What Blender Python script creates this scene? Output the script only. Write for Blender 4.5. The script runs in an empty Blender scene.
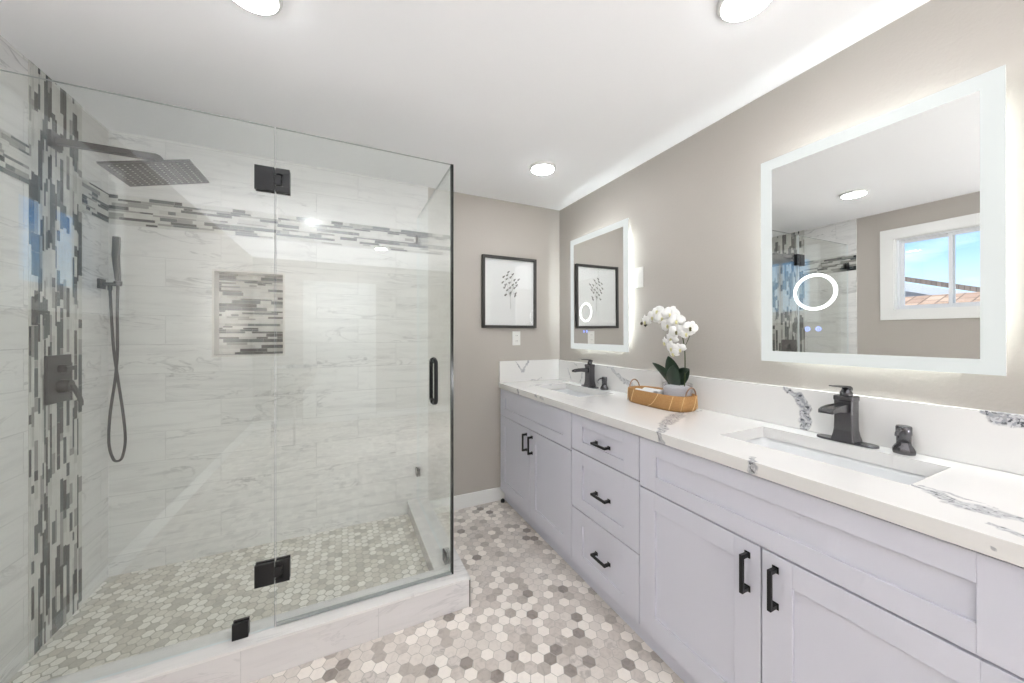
import bpy, math, random
from mathutils import Vector, Matrix, noise as mnoise
random.seed(7)
SC = bpy.context.scene
COL = SC.collection
PI = math.pi

# ------------------------------------------------------------------ camera
FPX, HOR, YAW = 356.12, 334.01, 25.552
cam = bpy.data.cameras.new('camera')
cam.sensor_fit = 'HORIZONTAL'; cam.sensor_width = 36.0
cam.lens = FPX / 1024 * 36.0
cam.shift_y = -(341.5 - HOR) / 1024
cam.clip_start = 0.02; cam.clip_end = 300
camo = bpy.data.objects.new('camera', cam); COL.objects.link(camo)
camo.location = (0, 0, 1.33)
camo.rotation_euler = (PI / 2, 0, -math.radians(YAW))
SC.camera = camo

# ------------------------------------------------------------------ exposure
vs = SC.view_settings
vs.view_transform = 'Standard'; vs.look = 'None'; vs.gamma = 1.0
vs.use_curve_mapping = False
vs.exposure = 0.20
LAMP = 74.00        # radiance of the ceiling lamp diffusers
STRIP = 23.0       # radiance of the mirror back-light strips
SKY = 1.55
UPLIGHT_FILL = 480.0    # radiance of the bowl uplighter, an added fill light behind the camera
GLOBE_FILL = 42.0      # radiance of the globe lamp, an added fill light behind the camera

# ------------------------------------------------------------------ sky
world = bpy.data.worlds.new('sky'); SC.world = world
world.use_nodes = True
nt = world.node_tree; nt.nodes.clear()
def wn(t, **k):
    n = nt.nodes.new(t)
    for a, b in k.items(): setattr(n, a, b)
    return n
tc = wn('ShaderNodeTexCoord'); sp = wn('ShaderNodeSeparateXYZ'); nt.links.new(tc.outputs['Generated'], sp.inputs[0])
rp = wn('ShaderNodeValToRGB'); nt.links.new(sp.outputs['Z'], rp.inputs[0])
el = rp.color_ramp.elements
el[0].position = 0.0; el[0].color = (0.72, 0.84, 0.97, 1)
el[1].position = 0.6; el[1].color = (0.10, 0.30, 0.78, 1)
e = el.new(0.10); e.color = (0.50, 0.72, 0.95, 1)
e = el.new(0.19); e.color = (0.15, 0.43, 0.88, 1)
mp = wn('ShaderNodeMapping'); nt.links.new(tc.outputs['Generated'], mp.inputs[0]); mp.inputs['Scale'].default_value = (1.6, 1.6, 6.0)
ns = wn('ShaderNodeTexNoise'); nt.links.new(mp.outputs[0], ns.inputs['Vector']); ns.inputs['Scale'].default_value = 2.2; ns.inputs['Detail'].default_value = 7
cr = wn('ShaderNodeValToRGB'); nt.links.new(ns.outputs['Fac'], cr.inputs[0])
cr.color_ramp.elements[0].position = 0.48; cr.color_ramp.elements[1].position = 0.68
mx = wn('ShaderNodeMix', data_type='RGBA'); nt.links.new(cr.outputs[0], mx.inputs[0]); nt.links.new(rp.outputs[0], mx.inputs[6]); mx.inputs[7].default_value = (0.92, 0.95, 1.0, 1)
bg = wn('ShaderNodeBackground'); nt.links.new(mx.outputs[2], bg.inputs[0]); bg.inputs[1].default_value = SKY
wo = wn('ShaderNodeOutputWorld'); nt.links.new(bg.outputs[0], wo.inputs[0])

# ------------------------------------------------------------------ sun (lights the neighbours' roofs)
sl = bpy.data.lights.new('sun', 'SUN'); sl.energy = 4.2; sl.angle = math.radians(0.5); sl.color = (1.0, 0.93, 0.84)
so = bpy.data.objects.new('sun', sl); COL.objects.link(so)
so.rotation_euler = (math.radians(38), math.radians(24), 0)

# ------------------------------------------------------------------ helpers
class MB:
    def __init__(s): s.v = []; s.f = []; s.m = []; s.mi = 0; s.sm = []
    def add(s, vs_, fs, smooth=False):
        b = len(s.v); s.v += [tuple(p) for p in vs_]
        for f in fs:
            s.f.append([b + i for i in f]); s.m.append(s.mi); s.sm.append(smooth)
    def box(s, x0, x1, y0, y1, z0, z1):
        s.add([(x0,y0,z0),(x1,y0,z0),(x1,y1,z0),(x0,y1,z0),(x0,y0,z1),(x1,y0,z1),(x1,y1,z1),(x0,y1,z1)],
              [(0,3,2,1),(4,5,6,7),(0,1,5,4),(1,2,6,5),(2,3,7,6),(3,0,4,7)])
    def loft(s, rings, cap0=True, cap1=True, smooth=True):
        n = len(rings[0]); b = len(s.v)
        for r in rings: s.v += [tuple(p) for p in r]
        for k in range(len(rings) - 1):
            for i in range(n):
                j = (i + 1) % n
                s.f.append([b+k*n+i, b+k*n+j, b+(k+1)*n+j, b+(k+1)*n+i]); s.m.append(s.mi); s.sm.append(smooth)
        if cap0: s.f.append([b + i for i in range(n)][::-1]); s.m.append(s.mi); s.sm.append(False)
        if cap1: s.f.append([b + (len(rings)-1)*n + i for i in range(n)]); s.m.append(s.mi); s.sm.append(False)
    def tube(s, pts, r, n=10, cap=True):
        pts = [Vector(p) for p in pts]; rings = []
        rr = r if isinstance(r, (list, tuple)) else [r] * len(pts)
        up = None
        for i, p in enumerate(pts):
            d = (pts[min(i+1, len(pts)-1)] - pts[max(i-1, 0)]).normalized()
            if up is None:
                up = Vector((0,0,1)) if abs(d.z) < .9 else Vector((0,1,0))
            a = d.cross(up).normalized(); bb = a.cross(d).normalized(); up = bb
            rings.append([p + (a*math.cos(t) + bb*math.sin(t)) * rr[i] for t in [2*PI*k/n for k in range(n)]])
        s.loft(rings, cap, cap)
    def lathe(s, prof, c, n=28, cap0=True, cap1=True, axis='z', sx=1, sy=1):
        rings = []
        for r, h in prof:
            ring = []
            for k in range(n):
                t = 2*PI*k/n; a, b_ = r*math.cos(t)*sx, r*math.sin(t)*sy
                ring.append({'z': (c[0]+a, c[1]+b_, c[2]+h), 'x': (c[0]+h, c[1]+a, c[2]+b_), 'y': (c[0]+a, c[1]+h, c[2]-b_)}[axis])
            rings.append(ring)
        s.loft(rings, cap0, cap1)
    def build(s, name, mats, parent=None, bevel=0, seg=2, subsurf=0):
        me = bpy.data.meshes.new(name)
        off = Vector((0,0,0))
        if parent is not None:
            q = parent
            while q.parent: q = q.parent
            off = q.location
        me.from_pydata([tuple(Vector(p) - off) for p in s.v], [], s.f)
        for m in (mats if isinstance(mats, (list, tuple)) else [mats]): me.materials.append(m)
        for i, p in enumerate(me.polygons):
            p.material_index = s.m[i]; p.use_smooth = s.sm[i]
        me.update()
        o = bpy.data.objects.new(name, me); COL.objects.link(o)
        if parent is not None: o.parent = parent
        if bevel:
            b = o.modifiers.new('bevel', 'BEVEL'); b.width = bevel; b.segments = seg; b.limit_method = 'ANGLE'; b.angle_limit = math.radians(40)
        if subsurf:
            b = o.modifiers.new('subd', 'SUBSURF'); b.levels = subsurf; b.render_levels = subsurf
        return o

def tag(o, label=None, cat=None, group=None, kind=None):
    if label: o['label'] = label
    if cat: o['category'] = cat
    if group: o['group'] = group
    if kind: o['kind'] = kind
    return o
def thing(name, loc, label, cat, group=None):
    o = bpy.data.objects.new(name, None); COL.objects.link(o); o.location = loc; o.empty_display_size = .05
    return tag(o, label, cat, group)
def struct(name, mb, mat, bevel=0, label=None):
    return tag(mb.build(name, mat, None, bevel), label, None, None, 'structure')
def copy_tree(o, parent=None):
    c = o.copy(); COL.objects.link(c); c.parent = parent
    for ch in list(o.children): copy_tree(ch, c)
    return c

# ------------------------------------------------------------------ materials
def srgb(r, g, b):
    f = lambda c: ((c/255+.055)/1.055)**2.4 if c/255 > .04045 else c/255/12.92
    return (f(r), f(g), f(b), 1)
def newmat(name):
    m = bpy.data.materials.new(name); m.use_nodes = True
    t = m.node_tree; b = t.nodes['Principled BSDF']
    return m, t, b
def N(t, typ, ins=None, **k):
    n = t.nodes.new(typ)
    for a, v in k.items(): setattr(n, a, v)
    if ins:
        for a, v in ins.items():
            if hasattr(v, 'links') or isinstance(v, bpy.types.NodeSocket): t.links.new(v, n.inputs[a])
            else: n.inputs[a].default_value = v
    return n
def math_(t, op, a, b=0.0, c=None, clamp=False):
    ins = {0: a, 1: b}
    if c is not None: ins[2] = c
    n = N(t, 'ShaderNodeMath', ins, operation=op); n.use_clamp = clamp
    return n.outputs[0]
def plain(name, col, rough=.5, metal=0., spec=.5, bump=0., bscale=200., coat=0.):
    m, t, b = newmat(name)
    b.inputs['Base Color'].default_value = col; b.inputs['Roughness'].default_value = rough
    b.inputs['Metallic'].default_value = metal; b.inputs['Specular IOR Level'].default_value = spec
    b.inputs['Coat Weight'].default_value = coat
    tc = N(t, 'ShaderNodeTexCoord')
    nz = N(t, 'ShaderNodeTexNoise', {'Vector': tc.outputs['Object'], 'Scale': bscale, 'Detail': 3.})
    if bump:
        bp = N(t, 'ShaderNodeBump', {'Height': nz.outputs['Fac'], 'Strength': bump, 'Distance': .002})
        t.links.new(bp.outputs[0], b.inputs['Normal'])
    else:
        r = math_(t, 'MULTIPLY_ADD', nz.outputs['Fac'], .06, rough - .03)
        t.links.new(r, b.inputs['Roughness'])
    return m
def emis(name, col, s):
    m, t, b = newmat(name)
    b.inputs['Base Color'].default_value = (.8, .8, .8, 1)
    b.inputs['Emission Color'].default_value = col; b.inputs['Emission Strength'].default_value = s
    return m

M_wall = plain('greige_paint', srgb(183, 177, 170), .6, bump=.35, bscale=90.)
M_ceil = plain('white_ceiling_paint', srgb(247, 247, 248), .8, bump=.1, bscale=120.)
M_trim = plain('white_trim_paint', srgb(240, 240, 238), .4)
M_cab = plain('white_cabinet_paint', srgb(219, 219, 230), .35)
M_black = plain('matte_black_metal', srgb(22, 22, 24), .35, .3)
M_bronze = plain('dark_bronze_metal', srgb(98, 97, 100), .26, .85)
M_gun = plain('gunmetal', srgb(64, 65, 68), .3, .8)
M_blackframe = plain('dark_wood_frame', srgb(52, 50, 48), .4)
M_porc = plain('white_porcelain', srgb(240, 241, 242), .12, spec=.6)
M_chrome = plain('polished_chrome', srgb(210, 210, 212), .12, 1.)
M_paper = plain('paper', srgb(232, 233, 232), .7)
M_ink = plain('ink_grey', srgb(88, 88, 82), .7)
M_inklight = plain('ink_light', srgb(186, 188, 184), .7)
M_plastic = plain('white_plastic', srgb(235, 234, 230), .35)
M_dark = plain('slot_dark', srgb(50, 50, 50), .5)
M_lamp = emis('lamp_diffuser_glow', (.955, .98, 1, 1), LAMP)
M_strip = emis('led_strip_glow', (.86, .97, 1, 1), STRIP)
M_frost = emis('frosted_led_glass', (.95, 1., .985, 1), .46)
M_frost.node_tree.nodes['Principled BSDF'].inputs['Base Color'].default_value = (.24, .25, .245, 1)
M_ringglow = emis('ring_light_glow', (.97, .99, 1, 1), 2.0)
M_icon = emis('blue_icon_glow', (.02, .16, 1, 1), 1.6)
M_rubber = plain('black_rubber', srgb(18, 18, 18), .6)
M_vinyl = plain('white_vinyl', srgb(232, 234, 238), .35)
M_rimtrim = plain('lamp_rim_white', srgb(236, 236, 234), .4)

def mirror_mat(name='mirror_silver'):
    m, t, b = newmat(name)
    b.inputs['Base Color'].default_value = (.93, .94, .93, 1); b.inputs['Metallic'].default_value = 1
    nz = N(t, 'ShaderNodeTexNoise', {'Scale': 3.})
    t.links.new(math_(t, 'MULTIPLY', nz.outputs['Fac'], .004), b.inputs['Roughness'])
    return m
M_mirror = mirror_mat()

def glass_mat(name, tint, ior=1.5, rough=0.0):
    """Clear sheet glass: straight transmission, two-sided Fresnel reflection."""
    m = bpy.data.materials.new(name); m.use_nodes = True; t = m.node_tree; t.nodes.clear()
    g = N(t, 'ShaderNodeNewGeometry')
    d = N(t, 'ShaderNodeVectorMath', {0: g.outputs['Normal'], 1: g.outputs['Incoming']}, operation='DOT_PRODUCT').outputs['Value']
    c = math_(t, 'SUBTRACT', 1.0, math_(t, 'ABSOLUTE', d), clamp=True)
    p5 = math_(t, 'POWER', c, 5.0)
    f0 = ((ior-1)/(ior+1))**2
    fr = math_(t, 'MULTIPLY_ADD', p5, 1-f0, f0, clamp=True)
    tr = N(t, 'ShaderNodeBsdfTransparent', {'Color': tint})
    gl = N(t, 'ShaderNodeBsdfGlossy', {'Color': (1,1,1,1), 'Roughness': rough})
    mx = N(t, 'ShaderNodeMixShader', {0: fr, 1: tr.outputs[0], 2: gl.outputs[0]})
    o = N(t, 'ShaderNodeOutputMaterial', {'Surface': mx.outputs[0]})
    return m
M_glass = glass_mat('shower_glass', (.982, .997, .988, 1), 1.85)
M_pane = glass_mat('window_pane_glass', (.97, .98, .98, 1), 1.5)
M_artglass = glass_mat('picture_glazing', (.98, .98, .98, 1), 1.5)
M_vase = glass_mat('vase_glass', (.90, .90, .915, 1), 1.5)
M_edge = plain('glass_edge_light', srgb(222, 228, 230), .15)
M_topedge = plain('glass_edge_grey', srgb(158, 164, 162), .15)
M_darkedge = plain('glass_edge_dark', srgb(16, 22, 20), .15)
M_seal = plain('clear_door_sweep', srgb(150, 155, 152), .3)

def marble_tile(name, axes, off, base=(.80,.795,.785), w=.49, h=.16, streak=1.0, joints=True):
    """axes: which object coords are (u, v). Stacked marble-look porcelain, running bond."""
    m, t, b = newmat(name)
    tc = N(t, 'ShaderNodeTexCoord'); s = N(t, 'ShaderNodeSeparateXYZ', {0: tc.outputs['Object']})
    u = math_(t, 'ADD', s.outputs[axes[0]], off[0]); v = math_(t, 'ADD', s.outputs[axes[1]], off[1])
    cv = N(t, 'ShaderNodeCombineXYZ', {0: u, 1: v}).outputs[0]
    br = N(t, 'ShaderNodeTexBrick', {'Vector': cv, 'Color1': (0,0,0,1), 'Color2': (1,1,1,1), 'Mortar': (.5,.5,.5,1), 'Scale': 1., 'Mortar Size': .0016,
            'Mortar Smooth': .1, 'Bias': 0., 'Brick Width': w, 'Row Height': h}, offset=.5, squash=1.)
    tid = N(t, 'ShaderNodeSeparateColor', {0: br.outputs['Color']}).outputs[0]
    # per tile shift of the pattern
    pv = N(t, 'ShaderNodeCombineXYZ', {0: math_(t,'MULTIPLY',u,1.6), 1: math_(t,'MULTIPLY',v,5.5), 2: math_(t,'MULTIPLY',tid,37.)}).outputs[0]
    n1 = N(t, 'ShaderNodeTexNoise', {'Vector': pv, 'Scale': 1.5, 'Detail': 5., 'Roughness': .6, 'Distortion': .9})
    v1 = math_(t, 'ABSOLUTE', math_(t, 'SUBTRACT', n1.outputs['Fac'], .5))
    r1 = N(t, 'ShaderNodeMapRange', {'Value': v1, 'From Min': 0., 'From Max': .022, 'To Min': 1., 'To Max': 0.}).outputs[0]
    pm = N(t, 'ShaderNodeTexNoise', {'Vector': pv, 'Scale': .9, 'Detail': 2.})
    msk = N(t, 'ShaderNodeMapRange', {'Value': pm.outputs['Fac'], 'From Min': .46, 'From Max': .66}).outputs[0]
    vein = math_(t, 'MULTIPLY', math_(t, 'MULTIPLY', r1, msk), .46*streak)
    pv2 = N(t, 'ShaderNodeCombineXYZ', {0: math_(t,'MULTIPLY',u,3.), 1: math_(t,'MULTIPLY',v,26.), 2: math_(t,'MULTIPLY',tid,11.)}).outputs[0]
    n2 = N(t, 'ShaderNodeTexNoise', {'Vector': pv2, 'Scale': 1., 'Detail': 6., 'Roughness': .65, 'Distortion': .4})
    st = N(t, 'ShaderNodeMapRange', {'Value': n2.outputs['Fac'], 'From Min': .48, 'From Max': .7}).outputs[0]
    dk = math_(t, 'ADD', vein, math_(t, 'MULTIPLY', st, .20*streak))
    tv = math_(t, 'MULTIPLY', math_(t, 'SUBTRACT', tid, .5), .05)
    dk = math_(t, 'ADD', dk, tv, clamp=False)
    if joints: dk = math_(t, 'ADD', dk, math_(t, 'MULTIPLY', br.outputs['Fac'], .2))
    mx = N(t, 'ShaderNodeMix', {0: dk, 6: (*base, 1), 7: (.22, .22, .23, 1)}, data_type='RGBA'); mx.clamp_factor = False
    t.links.new(mx.outputs[2], b.inputs['Base Color'])
    b.inputs['Roughness'].default_value = .14
    if joints:
        hh = math_(t, 'SUBTRACT', 1., br.outputs['Fac'])
        bp = N(t, 'ShaderNodeBump', {'Height': hh, 'Strength': .25, 'Distance': .001}); t.links.new(bp.outputs[0], b.inputs['Normal'])
    return m
M_tileB = marble_tile('marble_tile_back', (0, 2), (.881 + .49*10, -.152 + .16*10))
M_tileL = marble_tile('marble_tile_left', (1, 2), (-2.3 + .49*10, -.152 + .16*10))
M_tileCx = marble_tile('marble_tile_curb_face', (0, 2), (.10 + .49*10 + .245, .2 + 1.6), base=(.70,.675,.67), w=.49, h=.6, streak=.45)
M_tileCy = marble_tile('marble_tile_curb_side', (1, 2), (.3+.49*10, .2 + 1.6), base=(.70,.675,.67), w=.49, h=.6, streak=.45)
M_tileCap = marble_tile('marble_curb_cap', (0, 1), (.2+.49*10, 1.0 + 2.), base=(.80,.78,.765), w=.6, h=4., streak=.5, joints=False)

def stick(name, col, rough=.12):
    m, t, b = newmat(name)
    tc = N(t, 'ShaderNodeTexCoord')
    nz = N(t, 'ShaderNodeTexNoise', {'Vector': tc.outputs['Object'], 'Scale': 26., 'Detail': 4.})
    c2 = tuple(c*.72 for c in col[:3]) + (1,)
    mx = N(t, 'ShaderNodeMix', {0: nz.outputs['Fac'], 6: col, 7: c2}, data_type='RGBA')
    t.links.new(mx.outputs[2], b.inputs['Base Color']); b.inputs['Roughness'].default_value = rough
    return m
STICKS = [stick('mosaic_grout', srgb(205, 203, 198), .7), stick('mosaic_white_stone', srgb(224, 224, 220)), stick('mosaic_pale_stone', srgb(204, 204, 200)),
          stick('mosaic_grey_stone', srgb(160, 160, 156)), stick('mosaic_slate_glass', srgb(88, 96, 98)), stick('mosaic_dark_glass', srgb(54, 59, 62))]
WTS = [.42, .08, .12, .22, .16]

def hexmat(name, col, vein):
    m, t, b = newmat(name)
    tc = N(t, 'ShaderNodeTexCoord')
    nz = N(t, 'ShaderNodeTexNoise', {'Vector': tc.outputs['Object'], 'Scale': 30., 'Detail': 6., 'Distortion': 1.5})
    r = N(t, 'ShaderNodeMapRange', {'Value': nz.outputs['Fac'], 'From Min': .45, 'From Max': .7}).outputs[0]
    mx = N(t, 'ShaderNodeMix', {0: math_(t, 'MULTIPLY', r, vein), 6: col, 7: (col[0]*.35, col[1]*.33, col[2]*.32, 1)}, data_type='RGBA')
    t.links.new(mx.outputs[2], b.inputs['Base Color']); b.inputs['Roughness'].default_value = .42
    return m
HEX = [hexmat('hex_grout', srgb(190, 184, 177), .2), hexmat('hex_white', srgb(246, 239, 231), .08), hexmat('hex_light', srgb(227, 219, 211), .15),
       hexmat('hex_mid', srgb(213, 204, 196), .25), hexmat('hex_taupe', srgb(192, 183, 175), .3), hexmat('hex_dark', srgb(156, 147, 140), .35), hexmat('hex_mottled', srgb(216, 208, 201), .55)]
SHX = [hexmat('shower_grout', srgb(196, 191, 178), .2), hexmat('shower_hex_white', srgb(252, 248, 240), .1), hexmat('shower_hex_light', srgb(236, 231, 220), .15),
       hexmat('shower_hex_tan', srgb(224, 218, 206), .2), hexmat('shower_hex_grey', srgb(210, 205, 194), .2)]

# vein painting for the quartz: distance to short segments
def seg_group():
    g = bpy.data.node_groups.new('vein_segment', 'ShaderNodeTree')
    for nm, ty in (('P','NodeSocketVector'),('A','NodeSocketVector'),('B','NodeSocketVector'),('W','NodeSocketFloat')):
        g.interface.new_socket(nm, in_out='INPUT', socket_type=ty)
    g.interface.new_socket('Mask', in_out='OUTPUT', socket_type='NodeSocketFloat')
    gi = g.nodes.new('NodeGroupInput'); go = g.nodes.new('NodeGroupOutput')
    V = lambda op, a, b, s=None: N(g, 'ShaderNodeVectorMath', {0: a, 1: b}, operation=op)
    pa = V('SUBTRACT', gi.outputs['P'], gi.outputs['A']).outputs[0]
    ba = V('SUBTRACT', gi.outputs['B'], gi.outputs['A']).outputs[0]
    h = math_(g, 'DIVIDE', V('DOT_PRODUCT', pa, ba).outputs['Value'], V('DOT_PRODUCT', ba, ba).outputs['Value'], clamp=True)
    sc = N(g, 'ShaderNodeVectorMath', {0: ba}, operation='SCALE'); g.links.new(h, sc.inputs['Scale'])
    q = V('SUBTRACT', pa, sc.outputs[0]).outputs[0]
    ln = N(g, 'ShaderNodeVectorMath', {0: q}, operation='LENGTH').outputs['Value']
    mr = N(g, 'ShaderNodeMapRange', {'Value': math_(g, 'DIVIDE', ln, gi.outputs['W']), 'From Min': .75, 'From Max': 1.15, 'To Min': 1., 'To Max': 0.}).outputs[0]
    g.links.new(mr, go.inputs[0])
    return g
SEG = seg_group()
def quartz(name, segs):
    m, t, b = newmat(name)
    tc = N(t, 'ShaderNodeTexCoord')
    nz = N(t, 'ShaderNodeTexNoise', {'Vector': tc.outputs['Object'], 'Scale': 22., 'Detail': 5.})
    dd = N(t, 'ShaderNodeVectorMath', {0: nz.outputs['Color'], 1: (.5,.5,.5)}, operation='SUBTRACT')
    ds = N(t, 'ShaderNodeVectorMath', {0: dd.outputs[0]}, operation='SCALE'); ds.inputs['Scale'].default_value = .045
    P = N(t, 'ShaderNodeVectorMath', {0: tc.outputs['Object'], 1: ds.outputs[0]}, operation='ADD').outputs[0]
    cur = None
    for A, B, W, S in segs:
        g = t.nodes.new('ShaderNodeGroup'); g.node_tree = SEG
        t.links.new(P, g.inputs['P']); g.inputs['A'].default_value = A; g.inputs['B'].default_value = B; g.inputs['W'].default_value = W
        o = math_(t, 'MULTIPLY', g.outputs[0], S)
        cur = o if cur is None else math_(t, 'MAXIMUM', cur, o)
    vo = N(t, 'ShaderNodeTexVoronoi', {'Vector': P, 'Scale': 150.}, feature='F1')
    vc = N(t, 'ShaderNodeSeparateColor', {0: vo.outputs['Color']}).outputs[0]
    rr = N(t, 'ShaderNodeValToRGB', {0: vc}); rr.color_ramp.interpolation = 'CONSTANT'
    E_ = rr.color_ramp.elements; E_[0].color = (.42,.42,.44,1); E_[1].position = .40; E_[1].color = (.60,.60,.62,1)
    x = E_.new(.70); x.color = (.12,.125,.14,1); x = E_.new(.84); x.color = (.36,.37,.40,1)
    big = N(t, 'ShaderNodeTexNoise', {'Vector': tc.outputs['Object'], 'Scale': 4., 'Detail': 5., 'Distortion': 1.})
    bc = N(t, 'ShaderNodeMix', {0: math_(t, 'MULTIPLY', big.outputs['Fac'], .16), 6: (.86,.845,.825,1), 7: (.6,.6,.61,1)}, data_type='RGBA')
    mx = N(t, 'ShaderNodeMix', {0: cur, 6: bc.outputs[2], 7: rr.outputs[0]}, data_type='RGBA')
    t.links.new(mx.outputs[2], b.inputs['Base Color']); b.inputs['Roughness'].default_value = .13
    return m

def basket_mat():
    m, t, b = newmat('woven_seagrass')
    tc = N(t, 'ShaderNodeTexCoord')
    wv = N(t, 'ShaderNodeTexWave', {'Vector': tc.outputs['Object'], 'Scale': 60., 'Distortion': 3., 'Detail': 2.}, bands_direction='Z')
    nz = N(t, 'ShaderNodeTexNoise', {'Vector': tc.outputs['Object'], 'Scale': 160.})
    f = math_(t, 'MULTIPLY', wv.outputs['Fac'], nz.outputs['Fac'])
    mx = N(t, 'ShaderNodeMix', {0: f, 6: srgb(160, 112, 62), 7: srgb(226, 184, 124)}, data_type='RGBA')
    t.links.new(mx.outputs[2], b.inputs['Base Color']); b.inputs['Roughness'].default_value = .75
    bp = N(t, 'ShaderNodeBump', {'Height': wv.outputs['Fac'], 'Strength': .5, 'Distance': .003}); t.links.new(bp.outputs[0], b.inputs['Normal'])
    return m
M_basket = basket_mat()
M_lace = plain('pale_lacing', srgb(232, 200, 150), .7)
M_loop = plain('brown_wicker_loop', srgb(150, 118, 92), .6)
M_towel = plain('white_terry', srgb(236, 235, 234), .9, bump=.8, bscale=400.)
M_leaf = plain('orchid_leaf_green', srgb(36, 56, 40), .35)
M_stem = plain('orchid_stem_green', srgb(70, 82, 44), .5)
M_petal = plain('orchid_petal_white', srgb(244, 243, 240), .5)
M_lip = plain('orchid_lip', srgb(96, 92, 50), .5)
M_bud = plain('orchid_bud_dark', srgb(66, 56, 44), .5)
M_gravel = plain('white_gravel', srgb(226, 225, 226), .6, bump=1., bscale=150.)

# ------------------------------------------------------------------ room dimensions
D, L, R, H = 2.622, -1.121, 1.713, 2.406
YF = -2.6                      # wall behind the camera
TILE_X = .569                   # where the tile stops on the back wall
TILE_Y = 1.655                  # where the tile stops on the left wall
T = .012
CX, CY = .566, 1.655            # outer corner of the curb
CZ = .142

# floor and ceiling
def hex_field(x0, x1, y0, y1, z, mats, wts, name, pitch=.052, gap=.0022, skip=None):
    mb = MB(); mb.mi = 0
    mb.add([(x0,y0,z-.0012),(x1,y0,z-.0012),(x1,y1,z-.0012),(x0,y1,z-.0012)], [(0,1,2,3)])
    a = pitch; dx = a*math.sqrt(3)/2; rad = (a - gap)/math.sqrt(3)
    i = 0; x = x0
    def clip(poly):
        for ax, lim, sg in ((0,x0,1),(0,x1,-1),(1,y0,1),(1,y1,-1)):
            out = []
            for k in range(len(poly)):
                p, q = poly[k], poly[(k+1) % len(poly)]
                ip, iq = (p[ax]-lim)*sg >= 0, (q[ax]-lim)*sg >= 0
                if ip: out.append(p)
                if ip != iq:
                    tt = (lim-p[ax])/(q[ax]-p[ax]); out.append((p[0]+(q[0]-p[0])*tt, p[1]+(q[1]-p[1])*tt))
            poly = out
            if not poly: return poly
        return poly
    rnd = random.Random(5)
    while x < x1 + a:
        y = y0 + (a/2 if i % 2 else 0)
        while y < y1 + a:
            if not (skip and skip(x, y)):
                pl = clip([(x + rad*math.cos(PI/3*k), y + rad*math.sin(PI/3*k)) for k in range(6)])
                mb.mi = rnd.choices(range(1, len(mats)), wts)[0]
                if len(pl) > 2: mb.add([(p[0], p[1], z) for p in pl], [list(range(len(pl)))])
            y += a
        x += dx; i += 1
    return struct(name, mb, mats)
hex_field(L, R, YF, D, 0.0, HEX, [.28, .29, .21, .11, .04, .07], 'floor', skip=lambda x, y: x < .5 and y > 1.72 or x > 1.24 and .2 < y)
hex_field(L + T, .43, 1.79, D - T, .05, SHX, [.36, .30, .22, .12], 'floor_shower', pitch=.042, gap=.0045)

mb = MB(); mb.box(L - .15, R + .12, YF - .12, D + .12, H, H + .12); struct('ceiling', mb, M_ceil)

# left wall with the window hole
WY0, WY1, WZ0, WZ1 = .765, 1.400, 1.515, 2.150
mb = MB()
for (a, b_, c, d) in ((YF-.12, WY0, 0, H), (WY1, D+.12, 0, H), (WY0, WY1, 0, WZ0), (WY0, WY1, WZ1, H)):
    mb.box(L - .15, L, a, b_, c, d)
struct('wall_left', mb, M_wall)
# back wall with niche hole
NX0, NX1, NZ0, NZ1, ND = -.678, -.320, 1.196, 1.708, .085
mb = MB()
for (a, b_, c, d) in ((L-.15, NX0, 0, H), (NX1, R+.12, 0, H), (NX0, NX1, 0, NZ0), (NX0, NX1, NZ1, H)):
    mb.box(a, b_, D, D + .12, c, d)
struct('wall_back', mb, M_wall)
mb = MB(); mb.box(R, R + .12, YF - .12, D, 0, H); struct('wall_right', mb, M_wall)
mb = MB(); mb.box(L, R, YF - .12, YF, 0, H); struct('wall_front', mb, M_wall)

# tile cladding
mb = MB()
for (a, b_, c, d) in ((L, NX0, 0, H), (NX1, TILE_X, 0, H), (NX0, NX1, 0, NZ0), (NX0, NX1, NZ1, H)):
    mb.box(a, b_, D - T, D, c, d)
struct('wall_tile_back', mb, M_tileB)
mb = MB(); mb.box(L, L + T, TILE_Y, D - T, 0, H); struct('wall_tile_left', mb, M_tileL)

def mosaic(name, o, u, v, n, lu, lv, seed, rowh=.0165, lo=.03, hi=.15, wts=WTS, thick=.003):
    """sticks run along u, rows stack along v; o origin; n outward normal."""
    rnd = random.Random(seed); mb = MB(); o, u, v, n = map(Vector, (o, u, v, n))
    def bx(a, b_, c, d, t0, t1):
        P = [o + u*a_ + v*c_ + n*t_ for t_ in (t0, t1) for (a_, c_) in ((a,c),(b_,c),(b_,d),(a,d))]
        mb.add(P, [(0,3,2,1),(4,5,6,7),(0,1,5,4),(1,2,6,5),(2,3,7,6),(3,0,4,7)])
    mb.mi = 0; bx(0, lu, 0, lv, -.0, thick*.55)
    rows = []; y = 0
    while y < lv - .004:
        h = rnd.choice([rowh*.55, rowh*.7, rowh*.9, rowh*1.2])
        if y + h > lv - .006: h = lv - y
        rows.append((y, h)); y += h
    for (y, h) in rows:
        x = -rnd.uniform(0, hi)
        last = 0
        while x < lu:
            l = rnd.uniform(lo, hi)
            a, b_ = max(x, 0), min(x + l - .0015, lu)
            if b_ - a > .004:
                k = rnd.choices(range(1, 6), wts)[0]
                mb.mi = k; bx(a, b_, y + .0007, y + h - .0007, 0, thick)
            x += l
    return mb, name
BZ0, BZ1 = 1.915, 2.068
mb, _ = mosaic('trim_1', (L + T, D - T, BZ0), (1,0,0), (0,0,1), (0,-1,0), TILE_X - L - T, BZ1 - BZ0, 3); struct('trim_1', mb, STICKS)
SY0, SY1 = 2.077, 2.392
mb, _ = mosaic('trim_2', (L + T, SY0, .05), (0,0,1), (0,1,0), (1,0,0), H - .05, SY1 - SY0, 8); struct('trim_2', mb, STICKS)
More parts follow.
